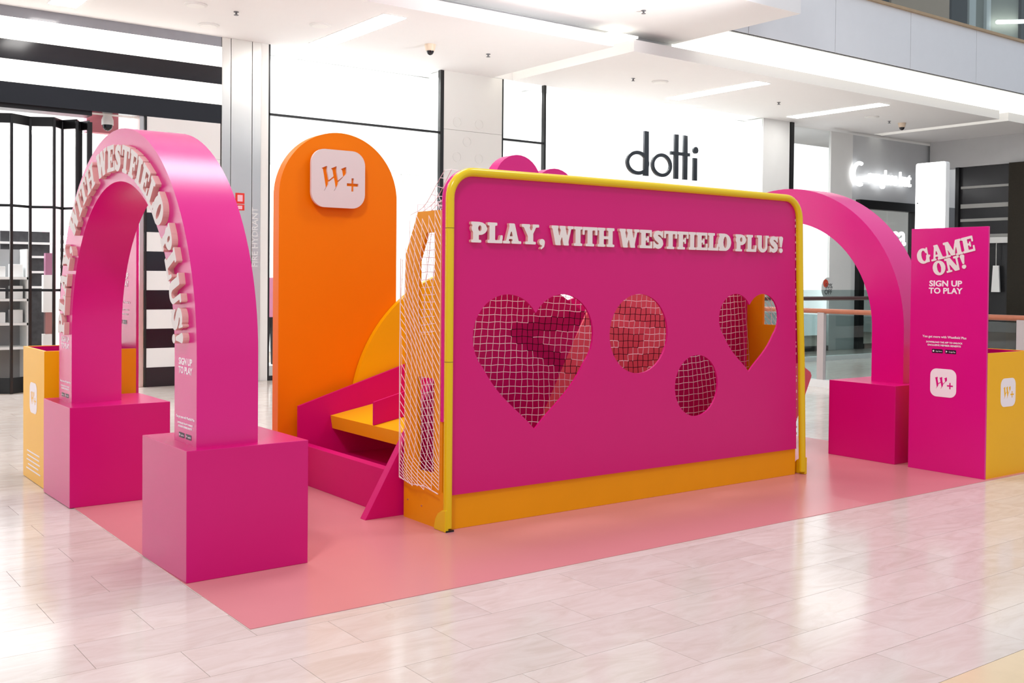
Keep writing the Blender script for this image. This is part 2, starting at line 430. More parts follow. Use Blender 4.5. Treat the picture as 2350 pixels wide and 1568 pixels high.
# ------------------------------------------------------------------ structure: floor with tiles
TX, TY = .6, .3007
def proj(p):
    d = Vector(p)-Vector(CAM); z = d.dot(_F)
    return (1175+FPX*d.dot(_R2)/z, 784+SY-FPX*d.dot(_U2)/z, z)
floor = struct(B(-14, -14, -.12, 34, 16, -.004).build('floor', GROUT))
tme = MB().box(-TX/2+.0009, -TY/2+.0009, -.006, TX/2-.0009, TY/2-.0009, 0).mesh('tile', bevel=0)
tme.materials.append(MARB)
MATX0, MATX1, MATY0, MATY1 = -1.535, 4.50, -1.03, 2.97
cand = []
for r in range(-12, 37):
    y0 = -2.916+TY*r
    if r < 0: continue
    off = -1.84 if r % 2 == 1 else -1.54
    for k in range(-20, 46):
        cx = off+TX*k+TX/2; cy = y0+TY/2
        if MATX0 < cx-TX/2 and cx+TX/2 < MATX1 and MATY0 < cy-TY/2 and cy+TY/2 < MATY1: continue
        if cx > 23 or cx < -9 or cy > 8.2: continue
        d = Vector((cx, cy, 0))-Vector(CAM)
        vis = d.dot(_F) > .5
        px = proj((cx, cy, 0)) if vis else (9e9, 9e9, 1)
        inside = vis and -60 < px[0] < 2410 and px[1] < 1640
        cand.append((-(1/px[2]**3) if inside else 0, cx, cy))
cand.sort()
rest = MB()
for i, (s, cx, cy) in enumerate(cand):
    if i < 290 and s < 0:
        o = link('tile', tme, None, floor); o.location = (cx, cy, 0)
    else:
        rest.box(cx-TX/2+.0009, cy-TY/2+.0009, -.006, cx+TX/2-.0009, cy+TY/2-.0009, 0)
tag(rest.build('tile_field', MARB, floor), kind='stuff')
bo = MB()
for k in range(-10, 16):
    for j in range(0, 3):
        bo.box(-1.6+.9*k, -2.916-.6*(j+1)+.0015, -.006, -1.6+.9*(k+1)-.0015, -2.916-.6*j-.0015, 0)
tag(bo.build('border_paving', SAND, floor), kind='stuff')

# ------------------------------------------------------------------ structure: ceiling, soffits, parapet
c = struct(B(-12, 5.47, 4.46, 6.2, 8.24, 4.62).build('ceiling', CEI))
c = struct(B(6.59, 5.5, 4.46, 15.92, 8.24, 4.62).build('ceiling', CEI))
c = struct(B(16.24, 5.5, 4.46, 30, 8.24, 4.62).build('ceiling', CEI))

struct(B(-12, 3.58, 4.75, 7.64, 5.80, 5.65).build('ceiling', CEI))
struct(B(-12, 5.84, 4.63, 7.64, 5.88, 5.65).build('ceiling', CEI))
COVE = mat('cove_light_panel', (255, 253, 244), .5, .2, var=.01, emit=.75)  # emission stands in for light from hidden cove lamps on soffit and slots
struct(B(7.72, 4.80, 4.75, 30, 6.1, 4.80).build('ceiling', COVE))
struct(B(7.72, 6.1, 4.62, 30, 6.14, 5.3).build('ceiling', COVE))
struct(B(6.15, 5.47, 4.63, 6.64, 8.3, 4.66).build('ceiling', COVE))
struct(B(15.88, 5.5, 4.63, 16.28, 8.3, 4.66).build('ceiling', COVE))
par = struct(empty('wall_parapet', (7.7, 4.75, 4.75))); 
xs = [7.66, 8.02, 9.93, 11.85, 13.78, 15.71, 17.64, 19.57, 21.5, 23.4, 25.4, 27.3]
for a, b in zip(xs[:-1], xs[1:]):
    o = B(a+.006, 4.75, 4.77, b-.006, 4.80, 5.66).build('panel', GREY, par); o.matrix_parent_inverse = Matrix.Translation((-7.7, -4.75, -4.75))
def inv(o, loc):
    o.matrix_parent_inverse = Matrix.Translation([-v for v in loc]); return o
inv(B(7.66, 4.765, 4.76, 27.3, 4.80, 5.66).build('backing', DARK, par), (7.7, 4.75, 4.75))
inv(B(7.66, 4.70, 5.66, 27.3, 4.83, 5.70).build('rail_cap', mat('tan_timber', (186, 160, 128), .5, .3, var=.1), par), (7.7, 4.75, 4.75))
inv(B(7.66, 4.77, 5.70, 27.3, 4.785, 6.6).build('glass_screen', GLD, par), (7.7, 4.75, 4.75))
# upper storey behind the parapet
struct(B(7.64, 4.85, 5.30, 30, 14, 5.36).build('floor_upper', LGREY))
up = struct(B(5, 9.5, 5.36, 34, 9.7, 13).build('wall_upper', mat('olive_grey_wall', (150, 150, 140), .6, .3, var=.05)))
for i, (x0, x1, z0, z1, mt, nm) in enumerate(((15.5, 18.2, 5.36, 8.8, DGREY, 'panel'), (18.3, 20.7, 5.36, 9, mat('tan_board', (206, 176, 152), .6, .3), 'panel'),
        (20.8, 21.5, 5.36, 10, DGREY, 'panel'), (21.6, 21.9, 5.36, 10, LGREY, 'panel'), (22.4, 22.6, 5.36, 10, LGREY, 'panel'), (24.1, 24.5, 5.36, 11, BLK, 'panel'))):
    B(x0, 9.42, z0, x1, 9.5, z1).build(nm, mt, up)
MB().tube([(22.7, 9.3, 8.02), (24.1, 9.3, 8.25)], .05, 8).build('light_bar', LED, up)

# ------------------------------------------------------------------ structure: facade
FY = 8.22
# striped fascia of the left shop
fas = struct(empty('wall_fascia', (0, FY, 4)))
for z0, z1, mt, nm in ((4.335, 4.47, mat('grey_gloss_panel', (150, 152, 160), .12, .5, var=.1), 'dark_stripe'), (4.078, 4.335, LUM, 'lit_stripe'), (3.852, 4.078, DARK, 'dark_stripe'), (3.592, 3.852, LUM, 'lit_stripe'), (3.35, 3.592, DARK, 'dark_stripe')):
    inv(B(-9, FY-.0, z0, 1.915, FY+.12, z1).build(nm, mt, fas), (0, FY, 4))
struct(B(-9, FY+.12, 3.36, 1.9, FY+.35, 4.47).build('wall_fascia_back', WHT))
# striped pier
pier = struct(empty('wall_pier', (1.4, FY, 0)))
z = 0.; k = 0
while z < 3.35:
    z1 = min(z+.2405, 3.35)
    if 2.83 < z: z1 = 3.35
    mt = (DARK if k % 2 == 0 else mat('white_gloss_panel', (238, 238, 236), .2, .4, var=.01))
    if 2.8 < z: mt = MATS['white_gloss_panel']
    inv(B(.965, FY, z+.001, 1.905, FY+.5, z1-.001).build('stripe', mt, pier), (1.4, FY, 0)); z = z1; k += 1
inv(B(.945, FY-.01, 0, .965, FY+.01, 3.36).build('edge_trim', BLK, pier), (1.4, FY, 0))
inv(B(.885, FY+.02, 0, .94, FY+.45, 3.36).build('side_trim', STEEL, pier), (1.4, FY, 0))
# steel pier
sp = struct(empty('wall_steel_pier', (2.2, FY, 0)))
for a, b in ((1.917, 2.035), (2.041, 2.325), (2.331, 2.452)):
    inv(B(a, FY-.015, 0, b, FY+.4, 4.46).build('cladding', STEEL, sp, bevel=.004), (2.2, FY, 0))
inv(B(1.918, FY, 0, 2.45, FY+.38, 4.46).build('core', BLK, sp), (2.2, FY, 0))
wp = mat('white_pier_panel', (236, 236, 232), .35, .4, var=.01)
struct(B(2.455, FY, 0, 2.562, FY+.4, 4.46).build('wall_strip', wp))
# windows: frame pieces and panes
def window(n, x0, x1, zt, trans, mull):
    e = struct(empty('window_%d' % n, ((x0+x1)/2, FY, 0))); loc = ((x0+x1)/2, FY, 0)
    inv(B(x0, FY+.0, 0, x0+.022, FY+.06, zt).build('mullion', BLK, e), loc)
    for m_ in mull: inv(B(m_[0], FY-.01, 0, m_[1], FY+.06, zt).build('mullion', BLK, e), loc)
    inv(B(x0, FY+.005, 0, x1, FY+.05, .06).build('sill', BLK, e), loc)
    for a, b in trans: inv(B(a, FY+.0, 3.525, b, FY+.05, 3.555).build('transom', BLK, e), loc)
    return e, loc
e, loc = window(1, 2.565, 5.315, 4.46, [(2.57, 5.26)], [(5.255, 5.315)])
inv(B(2.587, FY+.02, .06, 5.255, FY+.03, 3.525).build('pane', GLS, e), loc)
inv(B(2.587, FY+.02, 3.555, 5.255, FY+.03, 4.46).build('pane', GLS, e), loc)
e, loc = window(2, 6.39, 7.235, 4.46, [(6.4, 7.21)], [(7.205, 7.232)])
inv(B(6.412, FY+.02, .06, 7.205, FY+.03, 3.525).build('pane', GLS, e), loc)
inv(B(6.412, FY+.02, 3.555, 7.205, FY+.03, 4.46).build('pane', GLS, e), loc)
e, loc = window(3, 7.232, 12.48, 4.46, [], [])
inv(B(7.24, FY+.02, 2.9, 12.48, FY+.03, 4.46).build('pane', GLS, e), loc)
# embossed white pier
ep = struct(empty('wall_embossed_pier', (5.85, FY, 0)))
for z0, z1 in ((0, 1.2), (1.204, 2.4), (2.404, 3.597), (3.601, 4.46)):
    inv(B(5.317, FY, z0, 6.385, FY+.4, z1).build('panel', wp, ep), (5.85, FY, 0))
for (cx, cz) in ((5.56, 3.72), (5.96, 3.72), (5.74, 3.44), (5.56, 3.2), (5.96, 3.2), (5.76, 2.96), (6.16, 2.96), (5.56, 2.7), (5.96, 2.7)):
    o = inv(MB().prism([circ(cx, cz, .075, 28), circ(cx, cz, .066, 28)], 'xz', FY-.006, FY).build('ring', wp, ep), (5.85, FY, 0))
struct(B(12.48, FY, 0, 13.25, FY+.4, 4.46).build('wall_right_pier', LGREY))
struct(B(13.27, FY-.01, 0, 13.375, FY+.06, 4.46).build('trim_1', BLK))
# right hand shops
struct(B(14.546, FY+.005, 0, 15.26, FY+.06, 4.40).build('wall_column', LGREY))
e, loc = (struct(empty('window_4', (14, FY, 0))), (14, FY, 0))
inv(B(13.376, FY+.02, .1, 14.54, FY+.03, 4.4).build('pane', GLS, e), loc)
inv(B(13.376, FY+.0, 0, 14.54, FY+.06, .1).build('sill', BLK, e), loc)
dr = struct(empty('door_1', (16.5, FY, 0))); loc = (16.5, FY, 0)
for bb in ((15.45, 15.62, 0, 3.08), (17.40, 17.58, 0, 3.08), (15.62, 17.40, 2.9, 3.08)):
    inv(B(bb[0], FY-.06, bb[2], bb[1], FY+.1, bb[3]).build('frame', BLK, dr), loc)
for a in (15.62, 16.51):
    inv(B(a+.01, FY+.02, .1, a+.88, FY+.03, 2.9).build('pane', GLS, dr), loc)
inv(B(15.62, FY, 0, 17.4, FY+.05, .1).build('sill', BLK, dr), loc)
struct(B(15.27, FY+.05, 3.08, 22.5, FY+.15, 4.40).build('wall_bulkhead', mat('grey_glass_bulkhead', (200, 202, 204), .12, .5, var=.12, vscale=1)))
struct(B(15.27, FY+.05, 0, 15.45, FY+.15, 3.08).build('wall_jamb', LGREY))
struct(B(17.58, FY+.05, 0, 22.5, FY+.15, 3.08).build('wall_back_right', mat('dark_glass_wall', (84, 86, 88), .12, .5, var=.3, vscale=1.2)))
# dark glazed shop closing the corridor on the right
ds = struct(empty('wall_right', (18, 5, 0))); loc = (18, 5, 0)
inv(B(18.06, -3, 0, 18.3, 7.58, 3.86).build('backing', mat('dark_shop_interior', (46, 46, 48), .25, .5, var=.3, vscale=1.5), ds), loc)
inv(B(18.0, -3, 3.86, 18.3, 8.2, 4.46).build('bulkhead', mat('mid_grey_panel', (196, 196, 196), .3, .4), ds), loc)
inv(B(17.98, 7.5, 0, 18.08, 7.58, 3.86).build('mullion', BLK, ds), loc)
inv(B(17.9, -3, 0, 18.05, 6.36, 3.86).build('curtain_wall', mat('brown_black_curtain', (40, 34, 24), .6, .3, var=.4, vscale=20), ds), loc)
for z_, h_ in ((3.42, .05), (3.02, .09), (2.72, .06), (2.35, .13)):
    inv(B(18.03, 6.4, z_-h_/2, 18.06, 7.48, z_+h_/2).build('shelf_edge', mat('pale_shelf', (170, 170, 166), .4, .4), ds), loc)
struct(B(-9, 13.2, 0, 22, 13.4, 4.5).build('wall_back', WHT))
for x in (-9.1, 2.3, 5.6, 12.6, 22):
    struct(B(x, 8.7, 0, x+.1, 13.2, 4.5).build('wall_divider', WHT))
struct(B(-9, 8.24, 4.47, 22, 13.4, 4.6).build('ceiling', CEI))
struct(B(7.3, 8.75, 3.05, 12.5, 8.95, 4.46).build('wall_shop_bulkhead', WHT))
struct(B(2.65, 8.9, 3.0, 5.5, 9.0, 4.46).build('wall_shop_bulkhead', WHT))
struct(B(13.55, 8.42, .3, 14.78, 8.5, 4.1).build('wall_lit_panel', mat('lit_white_wall', (255, 255, 255), .5, .2, emit=.9)))

# ------------------------------------------------------------------ mat
o = B(MATX0, MATY0, 0.0, MATX1, MATY1, .003).build('floor_mat', mat('salmon_vinyl', (214, 138, 140), .24, .45, var=.03, vscale=3, bump=.08, bscale=500))
tag(o, 'large salmon pink vinyl mat under the whole play area', 'mat')

# ------------------------------------------------------------------ plinths and arches
Z0 = .003
TH = math.radians(1.0)
def plinth(x, y, rz, label):
    o = B(0, 0, 0, .6, .6, .6-Z0).build('plinth', MAG, None, bevel=.0025); o.location = (x, y, Z0); o.rotation_euler.z = rz
    tag(o, label, 'plinth', 'square magenta plinths under the arches'); return o
plinth(-1.529, -.291, TH, 'square magenta plinth nearest the camera, under the lettered arch')
plinth(-1.562, 1.600, TH, 'square magenta plinth under the lettered arch, beside the yellow bin')
plinth(3.919, -.284, 0, 'square magenta plinth beside the game on sign, under the plain arch')
plinth(3.919, 1.600, 0, 'square magenta plinth of the plain arch, behind the football goal')
RO, RI, ZC = 1.168, .885, 1.013
def arch_poly(n=56):
    out = [(-RO, .6)]+[(-RO*math.cos(math.pi*i/n), ZC+RO*math.sin(math.pi*i/n)) for i in range(n+1)]+[(RO, .6), (RI, .6)]
    out += [(RI*math.cos(math.pi*i/n), ZC+RI*math.sin(math.pi*i/n)) for i in range(n+1)]+[(-RI, .6)]
    return out
BADGE = mat('black_app_badge', (24, 20, 40), .4, .4)
def store_badges(par, M, z, s=1.):
    for i, (dx, t) in enumerate(((-.052, 'App Store'), (.052, 'Google Play'))):
        o = MB().prism(rrect(dx*s, z, .085*s, .028*s, .005*s, 3), 'xy', 0, .0008).build('app_badge', BADGE, par); o.matrix_local = M
        text('badge_text', t, .014*s, M @ Matrix.Translation((dx*s+.012*s, z-.005*s, .0012)), PRINT, par, width=.05*s, extrude=.0003)
        sh = circ(dx*s-.03*s, z, .007*s, 10) if i == 0 else [(dx*s-.036*s, z-.008*s), (dx*s-.023*s, z), (dx*s-.036*s, z+.008*s)]
        o = MB().prism(sh, 'xy', .0008, .0016).build('badge_icon', PRINT, par); o.matrix_local = M
def small_print(par, M, zs, s=1., w=1.):
    text('slogan_print', 'You get more with Westfield Plus', .024*s, M @ Matrix.Translation((0, zs[0], .0006)), PRINT, par, bold=.0004, width=.345*s*w)
    text('slogan_print', 'DOWNLOAD THE APP TO UNLOCK', .017*s, M @ Matrix.Translation((0, zs[1], .0006)), PRINT, par, bold=.0005, width=.285*s*w)
    text('slogan_print', 'EXCLUSIVE MEMBER BENEFITS', .017*s, M @ Matrix.Translation((0, zs[2], .0006)), PRINT, par, bold=.0005, width=.26*s*w)
def signup(par, M, z0, z1, size, width):
    text('sign_up_print', 'SIGN UP', size, M @ Matrix.Translation((0, z0, .0006)), PRINT, par, bold=size*.03, width=width*.97)
    text('sign_up_print', 'TO PLAY', size, M @ Matrix.Translation((0, z1, .0006)), PRINT, par, bold=size*.03, width=width)

def make_arch(loc, rz, lettered, label):
    e = empty('entrance_arch', loc, rz); tag(e, label, 'arch')
    b = MB().prism(arch_poly(), 'yz', 0, .30); body = b.build('body', MAG2, e, smooth=True, angle=30)
    if lettered:
        rb = .937
        lay, tot = layout('PLAY, WITH WESTFIELD PLUS!', .42, .05)
        a0, a1 = math.radians(.5), math.radians(177.0)   # from the far leg over the top to the near leg
        k = (a1-a0)/tot
        for ch, x in lay:
            wd = GL[ch][0]; a = a0+(x+wd/2)*k
            # a=0 is the far (left in picture, +y) springing, a=180 the near one
            cy, cz = rb*math.cos(a), ZC+rb*math.sin(a)
            rot = math.pi/2-a       # tilt of the letter against upright, in (u right = -y, v up)
            M = Matrix.Translation((0, cy, cz)) @ FL @ Matrix.Rotation(rot, 4, 'Z') @ Matrix.Translation((-wd/2*k*1.02, 0, 0)) @ Matrix.Diagonal((k*1.02, .142, .03, 1))
            me = glyph_mesh(ch)
            o = bpy.data.objects.new('letter', me); COL.objects.link(o); o.parent = body; o.matrix_local = M
        for cy in (-(RO+RI)/2, (RO+RI)/2):
            M = Matrix.Translation((0, cy, 0)) @ FL
            signup(body, M, .970, .929, .045, .175)
            small_print(body, M, (.716, .688, .672), .72, .95); store_badges(body, M, .636, .85)
    return e
make_arch((-1.477, .955, 0), TH, True, 'pink arch with raised white slogan letters curving over it')
make_arch((4.125, .955, 0), 0, False, 'plain pink arch standing behind the football goal and game on sign')

# ------------------------------------------------------------------ W+ badge artwork
WP = [(0.07, 2.129), (0.112, 2.147), (0.116, 2.145), (0.115, 2.112), (0.129, 2.051), (0.163, 2.079), (0.154, 2.122), (0.147, 2.129), (0.142, 2.131), (0.184, 2.149), (0.188, 2.148), (0.188, 2.112), (0.2, 2.053), (0.236, 2.083), (0.229, 2.123), (0.223, 2.13), (0.216, 2.131), (0.256, 2.149), (0.262, 2.147), (0.264, 2.107), (0.257, 2.094), (0.24, 2.08), (0.203, 2.043), (0.199, 2.021), (0.189, 2.005), (0.18, 1.992), (0.168, 1.978), (0.166, 1.979), (0.177, 1.996), (0.179, 2.005), (0.174, 2.034), (0.166, 2.068), (0.133, 2.041), (0.127, 2.041), (0.126, 2.021), (0.118, 2.006), (0.107, 1.993), (0.094, 1.976), (0.092, 1.977), (0.104, 1.998), (0.104, 2.007), (0.09, 2.085), (0.082, 2.124), (0.077, 2.128)]
PP = [(0.302, 2.074), (0.3205, 2.074), (0.3205, 2.038), (0.357, 2.038), (0.357, 2.018), (0.3205, 2.018), (0.3205, 1.982), (0.302, 1.982), (0.302, 2.018), (0.266, 2.018), (0.266, 2.038), (0.302, 2.038)]
def norm(P): return [((p[0]-.203)/.41, (p[1]-2.063)/.41) for p in P]
WN, PN = norm(WP), norm(PP)
def sc(P, s): return [(p[0]*s, p[1]*s) for p in P]
def logo_print(par, M, s, ink):
    o = MB().prism(rrect(0, 0, s, s, s*.24), 'xy', 0, .0008).build('logo_plate', PRINT, par); o.matrix_local = M
    o = MB().prism(sc(WN, s), 'xy', .0008, .0016).build('logo_mark', ink, par); o.matrix_local = M
    o = MB().prism(sc(PN, s), 'xy', .0008, .0016).build('logo_mark', ink, par); o.matrix_local = M

# ------------------------------------------------------------------ orange totem with badge
ot = empty('totem_board', (.245, 1.74, Z0)); tag(ot, 'tall orange round-topped board carrying the white logo badge', 'display board')
R_ = .4555; x0 = -R_; zt = 2.389-R_
poly = [(-R_, 0), (R_, 0)]+[(R_*math.cos(math.pi*i/48), zt+R_*math.sin(math.pi*i/48)) for i in range(49)]
MB().prism(poly, 'xz', -.06, .03).build('body', ORA, ot, smooth=True, angle=30)
bd = MB().prism([rrect(0, 0, .41, .398, .10, 8), sc(WN, .41), sc(PN, .41)], 'xy', 0, .022).build('badge', OFFW, ot)
bi = MB().prism(rrect(0, 0, .36, .30, .05, 4), 'xy', .003, .007).build('logo_inlay', ORA, bd)
bd.matrix_local = Matrix.Translation((.203-.245, 1.642-1.74, 2.063)) @ FR
for (dx, dz) in ((-.1, .12), (.1, .12), (-.1, -.12), (.1, -.12)):
    MB().tube([(dx-.042, -.098, 2.063+dz), (dx-.042, -.06, 2.063+dz)], .008, 8).build('standoff', STEEL, ot)

# yellow sun, heart and pointed boards behind the goal
sun = [(1.39+1.066*math.cos(math.pi*i/72*1.2-.6*math.pi/6), .40+1.066*math.sin(math.pi*i/72*1.2-.6*math.pi/6)) for i in range(73)]
sun = [(p[0], max(0, p[1])) for p in sun]
es = empty('sun_board', (1.39, 1.64, Z0)); tag(es, 'big yellow sun disc board rising behind the ramp game', 'display board')
sp_ = [(1.066*math.cos(a), .40+1.066*math.sin(a)) for a in [math.radians(-22+224*i/80) for i in range(81)]]
MB().prism(sp_, 'xz', -.01, .035).build('body', YEL, es, smooth=True, angle=30)
eh = empty('heart_board', (2.0, 1.74, Z0)); tag(eh, 'pink heart board showing its two lobes over the goal crossbar', 'display board')
hp = heart2(0, 0, .84, .78); ca, sa = math.cos(-.214), math.sin(-.214)
hp = [(p[0]*ca-p[1]*sa-.05, p[0]*sa+p[1]*ca+1.93) for p in hp]
MB().prism(hp, 'xz', -.06, .06).build('body', MAG2, eh, smooth=True, angle=30)
B(-.14, -.02, 0, -.04, .03, 1.6).build('post', MAG, eh)
epo = empty('pointed_board', (3.86, 1.45, Z0)); tag(epo, 'slim pink board whose pointed top peeps over the crossbar', 'display board')
MB().prism([(-.06, 0), (.06, 0), (.06, 2.15), (.02, 2.19), (-.06, 2.185)], 'xz', -.05, .05).build('body', MAG2, epo)

# ------------------------------------------------------------------ bins with tall signs
def make_bin(loc, mirrored, label):
    e = empty('collection_bin', loc); tag(e, label, 'bin', 'yellow collection bins with tall pink signs')
    s = -1 if mirrored else 1
    D, Wd, H, t = .60, .60, .89, .018
    def bx(x0, x1, *a): return B(min(s*x0, s*x1), a[0], a[1], max(s*x0, s*x1), a[2], a[3])
    # local: sign panel at x 0..t, box beyond it; y 0..Wd
    bx(D-t, D, 0, 0, Wd, H).build('side', YEL, e); bx(t, D-t, 0, 0, t, H).build('side', YEL, e); bx(t, D-t, Wd-t, 0, Wd, H).build('side', YEL, e)
    bx(t+.001, D-t-.001, t, .02, Wd-t, .04).build('bottom', YEL, e)
    li = .004
    bx(D-t-li, D-t, t, .05, Wd-t, H-.004).build('lining', MAG, e); bx(t, D-t-li, t, .05, t+li, H-.004).build('lining', MAG, e); bx(t, D-t-li, Wd-t-li, .05, Wd-t, H-.004).build('lining', MAG, e)
    pn = bx(0, t, 0, 0, Wd, 1.785).build('sign_panel', MAG2, e, bevel=.0015)
    return e, pn
e, pn = make_bin((3.917, -.999, Z0), False, 'yellow bin on the right behind the tall game on sign')
# printed face of the right sign, facing -X: u = -y
M = Matrix.Translation((-.0006, .30, 0)) @ FL
def PT(u, z, rot=0): return Matrix.Translation((-.0006, .597, 0)) @ FL @ Matrix.Translation((u, z, 0)) @ Matrix.Rotation(rot, 4, 'Z')
letters('GAME', PT(.283, 1.565, math.radians(12.5)), .455, .112, .004, OFFW, pn)
letters('ON!', PT(.318, 1.462, math.radians(13.5)), .262, .104, .004, OFFW, pn)
signup(pn, PT(.277, 0), 1.360, 1.307, .058, .265)
small_print(pn, PT(.274, 0), (.982, .944, .922)); store_badges(pn, PT(.274, 0), .885)
logo_print(pn, PT(.272, .655), .205, MAG2)
logo_print(e, Matrix.Translation((.30, -.0006, .60)) @ FR, .205, YEL)
e, pn = make_bin((-.95, 2.285, Z0), True, 'yellow bin on the left behind the lettered arch, with pink sign')
for Mx in (Matrix.Translation((-.0186, .30, 0)) @ FL,):
    letters('GAME', Mx @ Matrix.Translation((.0, 1.565, 0)) @ Matrix.Rotation(math.radians(12.5), 4, 'Z'), .455, .112, .004, OFFW, pn)
    signup(pn, Mx, 1.360, 1.307, .058, .265); small_print(pn, Mx, (1.19, 1.14, 1.11)); store_badges(pn, Mx, 1.06)
Mx = Matrix.Translation((-.6006, .30, 0)) @ FL
logo_print(e, Mx @ Matrix.Translation((.0, .56, 0)), .205, YEL)
for i, wd in enumerate((.36, .34, .38, .30, .40)):
    o = MB().prism(rrect(0, .19-i*.03, wd, .009, .002, 2), 'xy', 0, .0008).build('small_print_line', PRINT, e); o.matrix_local = Mx

# ------------------------------------------------------------------ football goal
g = empty('football_goal', (1.46, -.14, Z0)); gl = (1.46, -.14, Z0)
tag(g, 'yellow framed football goal with pink shooting wall, heart and round holes', 'goal')
def G(o): return inv(o, gl)
xl, xr, zt_, yf = -.028, 2.941, 1.975, -.135
path = [(xl, yf, Z0+.02), (xl, yf, .6), (xl, yf, 1.2), (xl, yf, zt_-.15)]
path += [(xl+.15-.15*math.cos(a), yf, zt_-.15+.15*math.sin(a)) for a in [math.pi/2*i/10 for i in range(1, 11)]]
path += [(.8, yf, zt_+.003), (1.46, yf, zt_+.004), (2.1, yf, zt_+.003)]
path += [(xr-.15+.15*math.sin(a), yf, zt_-.15+.15*math.cos(a)) for a in [math.pi/2*i/10 for i in range(0, 11)]]
path += [(xr+.022, yf, 1.2), (xr+.045, yf, .8), (xr+.072, yf, Z0+.02)]
fr = G(MB().tube(path, .0245, 16).build('frame', TUBE, g, smooth=True, angle=50))
for zc_ in (1.66, .93):
    G(MB().tube([(xl, yf, zc_), (xl, yf, zc_+.004)], .0252, 16).build('joint_ring', mat('joint_shadow', (150, 120, 0), .5), g))
for x, sx in ((xl, -1), (xr+.072, 1)):
    pl = [(yf-.02, Z0), (yf+.095, Z0), (yf+.095, .02), (yf+.085, .06), (yf+.06, .095), (yf+.02, .118), (yf-.02, .125)]
    G(MB().prism(pl, 'yz', x-.028 if sx < 0 else x+.004, x-.004 if sx < 0 else x+.028).build('foot', TUBE, g, bevel=.004))
G(B(-.052, yf-.024, Z0, .0, yf+.095, .012).build('foot_pad', BLK, g))
tr = [(p[0], -.085, p[2]) for p in path]
G(MB().tube([(p[0]+(.004 if p[0] < 1 else -.004), p[1], max(p[2], .2)) for p in tr if p[2] > .15], .02, 12).build('edge_trim', MAG2, g, smooth=True, angle=50))
# base plate and shooting wall
G(B(-.01, -.112, Z0, 2.962, -.09, .205).build('base_plate', YORA, g, bevel=.002))
YP0, YP1 = -.125, -.112
pan_out = [(-.02, .196)]+[(2.955, .19)]+[(2.905-.10+.10*math.cos(a), 1.865+.10*math.sin(a)) for a in [math.pi/2*i/8 for i in range(9)]]+[(.08-.10*math.sin(a), 1.865+.10*math.cos(a)) for a in [math.pi/2*i/8 for i in range(9)]]
H1 = heart2(.578, .908, .883, .784); H2 = heart2(2.434, 1.033, .607, .534)
pan = MB().prism([pan_out, H1, circ(1.4015, 1.0515, .2485, 64), circ(1.924, .698, .201, 56), H2], 'xz', YP0, YP1)
panel = G(pan.build('shooting_wall', MAG, g))
letters('PLAY, WITH WESTFIELD PLUS!', Matrix.Translation((1.43, YP0, 1.587)) @ FR, 2.651, .114, .022, OFFW, panel)
# staples along the right edge of the wall
for i in range(26):
    zz = .30+i*.061+random.uniform(-.025, .025)
    xe = 2.958-.033*(zz-.19)
    G(B(xe, YP0-.001, zz, xe+random.uniform(.004, .010), YP0+.01, zz+random.uniform(.006, .022)).build('staple', LSIDE, g))
# side boards with cut-outs
bo_ = [(-.108, Z0), (.318, Z0), (.318, 1.52), (.185, 1.764), (-.088, 1.764), (-.088, .21), (-.108, .2)]
cut1 = [(.09, 1.643), (.004, 1.643), (.0, 1.07), (.172, 1.07), (.174, 1.485)]
cut2 = [(.174, .83), (.0, .83), (-.004, .30), (.168, .295)]
G(MB().prism([bo_, cut1, cut2], 'yz', -.035, -.015).build('side_board', YORA, g))
G(MB().prism([bo_, cut1, cut2], 'yz', 2.925, 2.945).build('side_board', YORA, g))
for (yy, zz) in ((.27, .11), (.12, .1)):
    G(MB().tube([(-.038, yy, zz), (-.035, yy, zz)], .005, 8).build('screw', STEEL, g))
# nets
def net(rows, segs_black=None):
    a, b = MB(), MB()
    return a, b
def dseg(p, s):
    ax, az, bx_, bz = s; vx, vz = bx_-ax, bz-az; t = max(0, min(1, ((p[0]-ax)*vx+(p[1]-az)*vz)/(vx*vx+vz*vz)))
    return math.hypot(p[0]-ax-vx*t, p[1]-az-vz*t)
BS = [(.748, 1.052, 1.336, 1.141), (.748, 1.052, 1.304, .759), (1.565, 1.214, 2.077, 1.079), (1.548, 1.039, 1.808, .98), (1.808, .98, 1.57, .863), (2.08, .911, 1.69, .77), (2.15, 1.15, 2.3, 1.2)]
nw, nb = MB(), MB()
PITCH = .0455
def npos(i, j):     # back net node with sag
    x = -.0+i*PITCH; zz = .20+j*PITCH*.98
    sag = .028*math.sin(math.pi*min(1, max(0, x/2.93)))*math.sin(i*.13+j*.07)
    zz += .05*math.sin(x*2.1+.6)*(.5+.2*math.sin(j*.12))+.0025*math.sin(i*1.9+j*1.3)
    xx = x+.010*math.sin(j*.21+1)+.10*(j/38-.5)*math.sin(x*1.4+.5)+.0025*math.sin(j*2.7+i*1.8)
    return (xx, .305+.012*math.sin(i*.4+j*.3), zz)
NI, NJ = 64, 36
for i in range(NI+1):
    for j in range(NJ+1):
        p = npos(i, j)
        for q in ((i+1, j), (i, j+1)):
            if q[0] > NI or q[1] > NJ: continue
            r = npos(*q); mid = ((p[0]+r[0])/2, (p[2]+r[2])/2)
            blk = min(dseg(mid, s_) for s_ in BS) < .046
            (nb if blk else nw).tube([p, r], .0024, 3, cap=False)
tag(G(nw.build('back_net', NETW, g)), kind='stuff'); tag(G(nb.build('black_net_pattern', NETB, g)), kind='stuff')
ns = MB()
NA, NBk = 7, 40
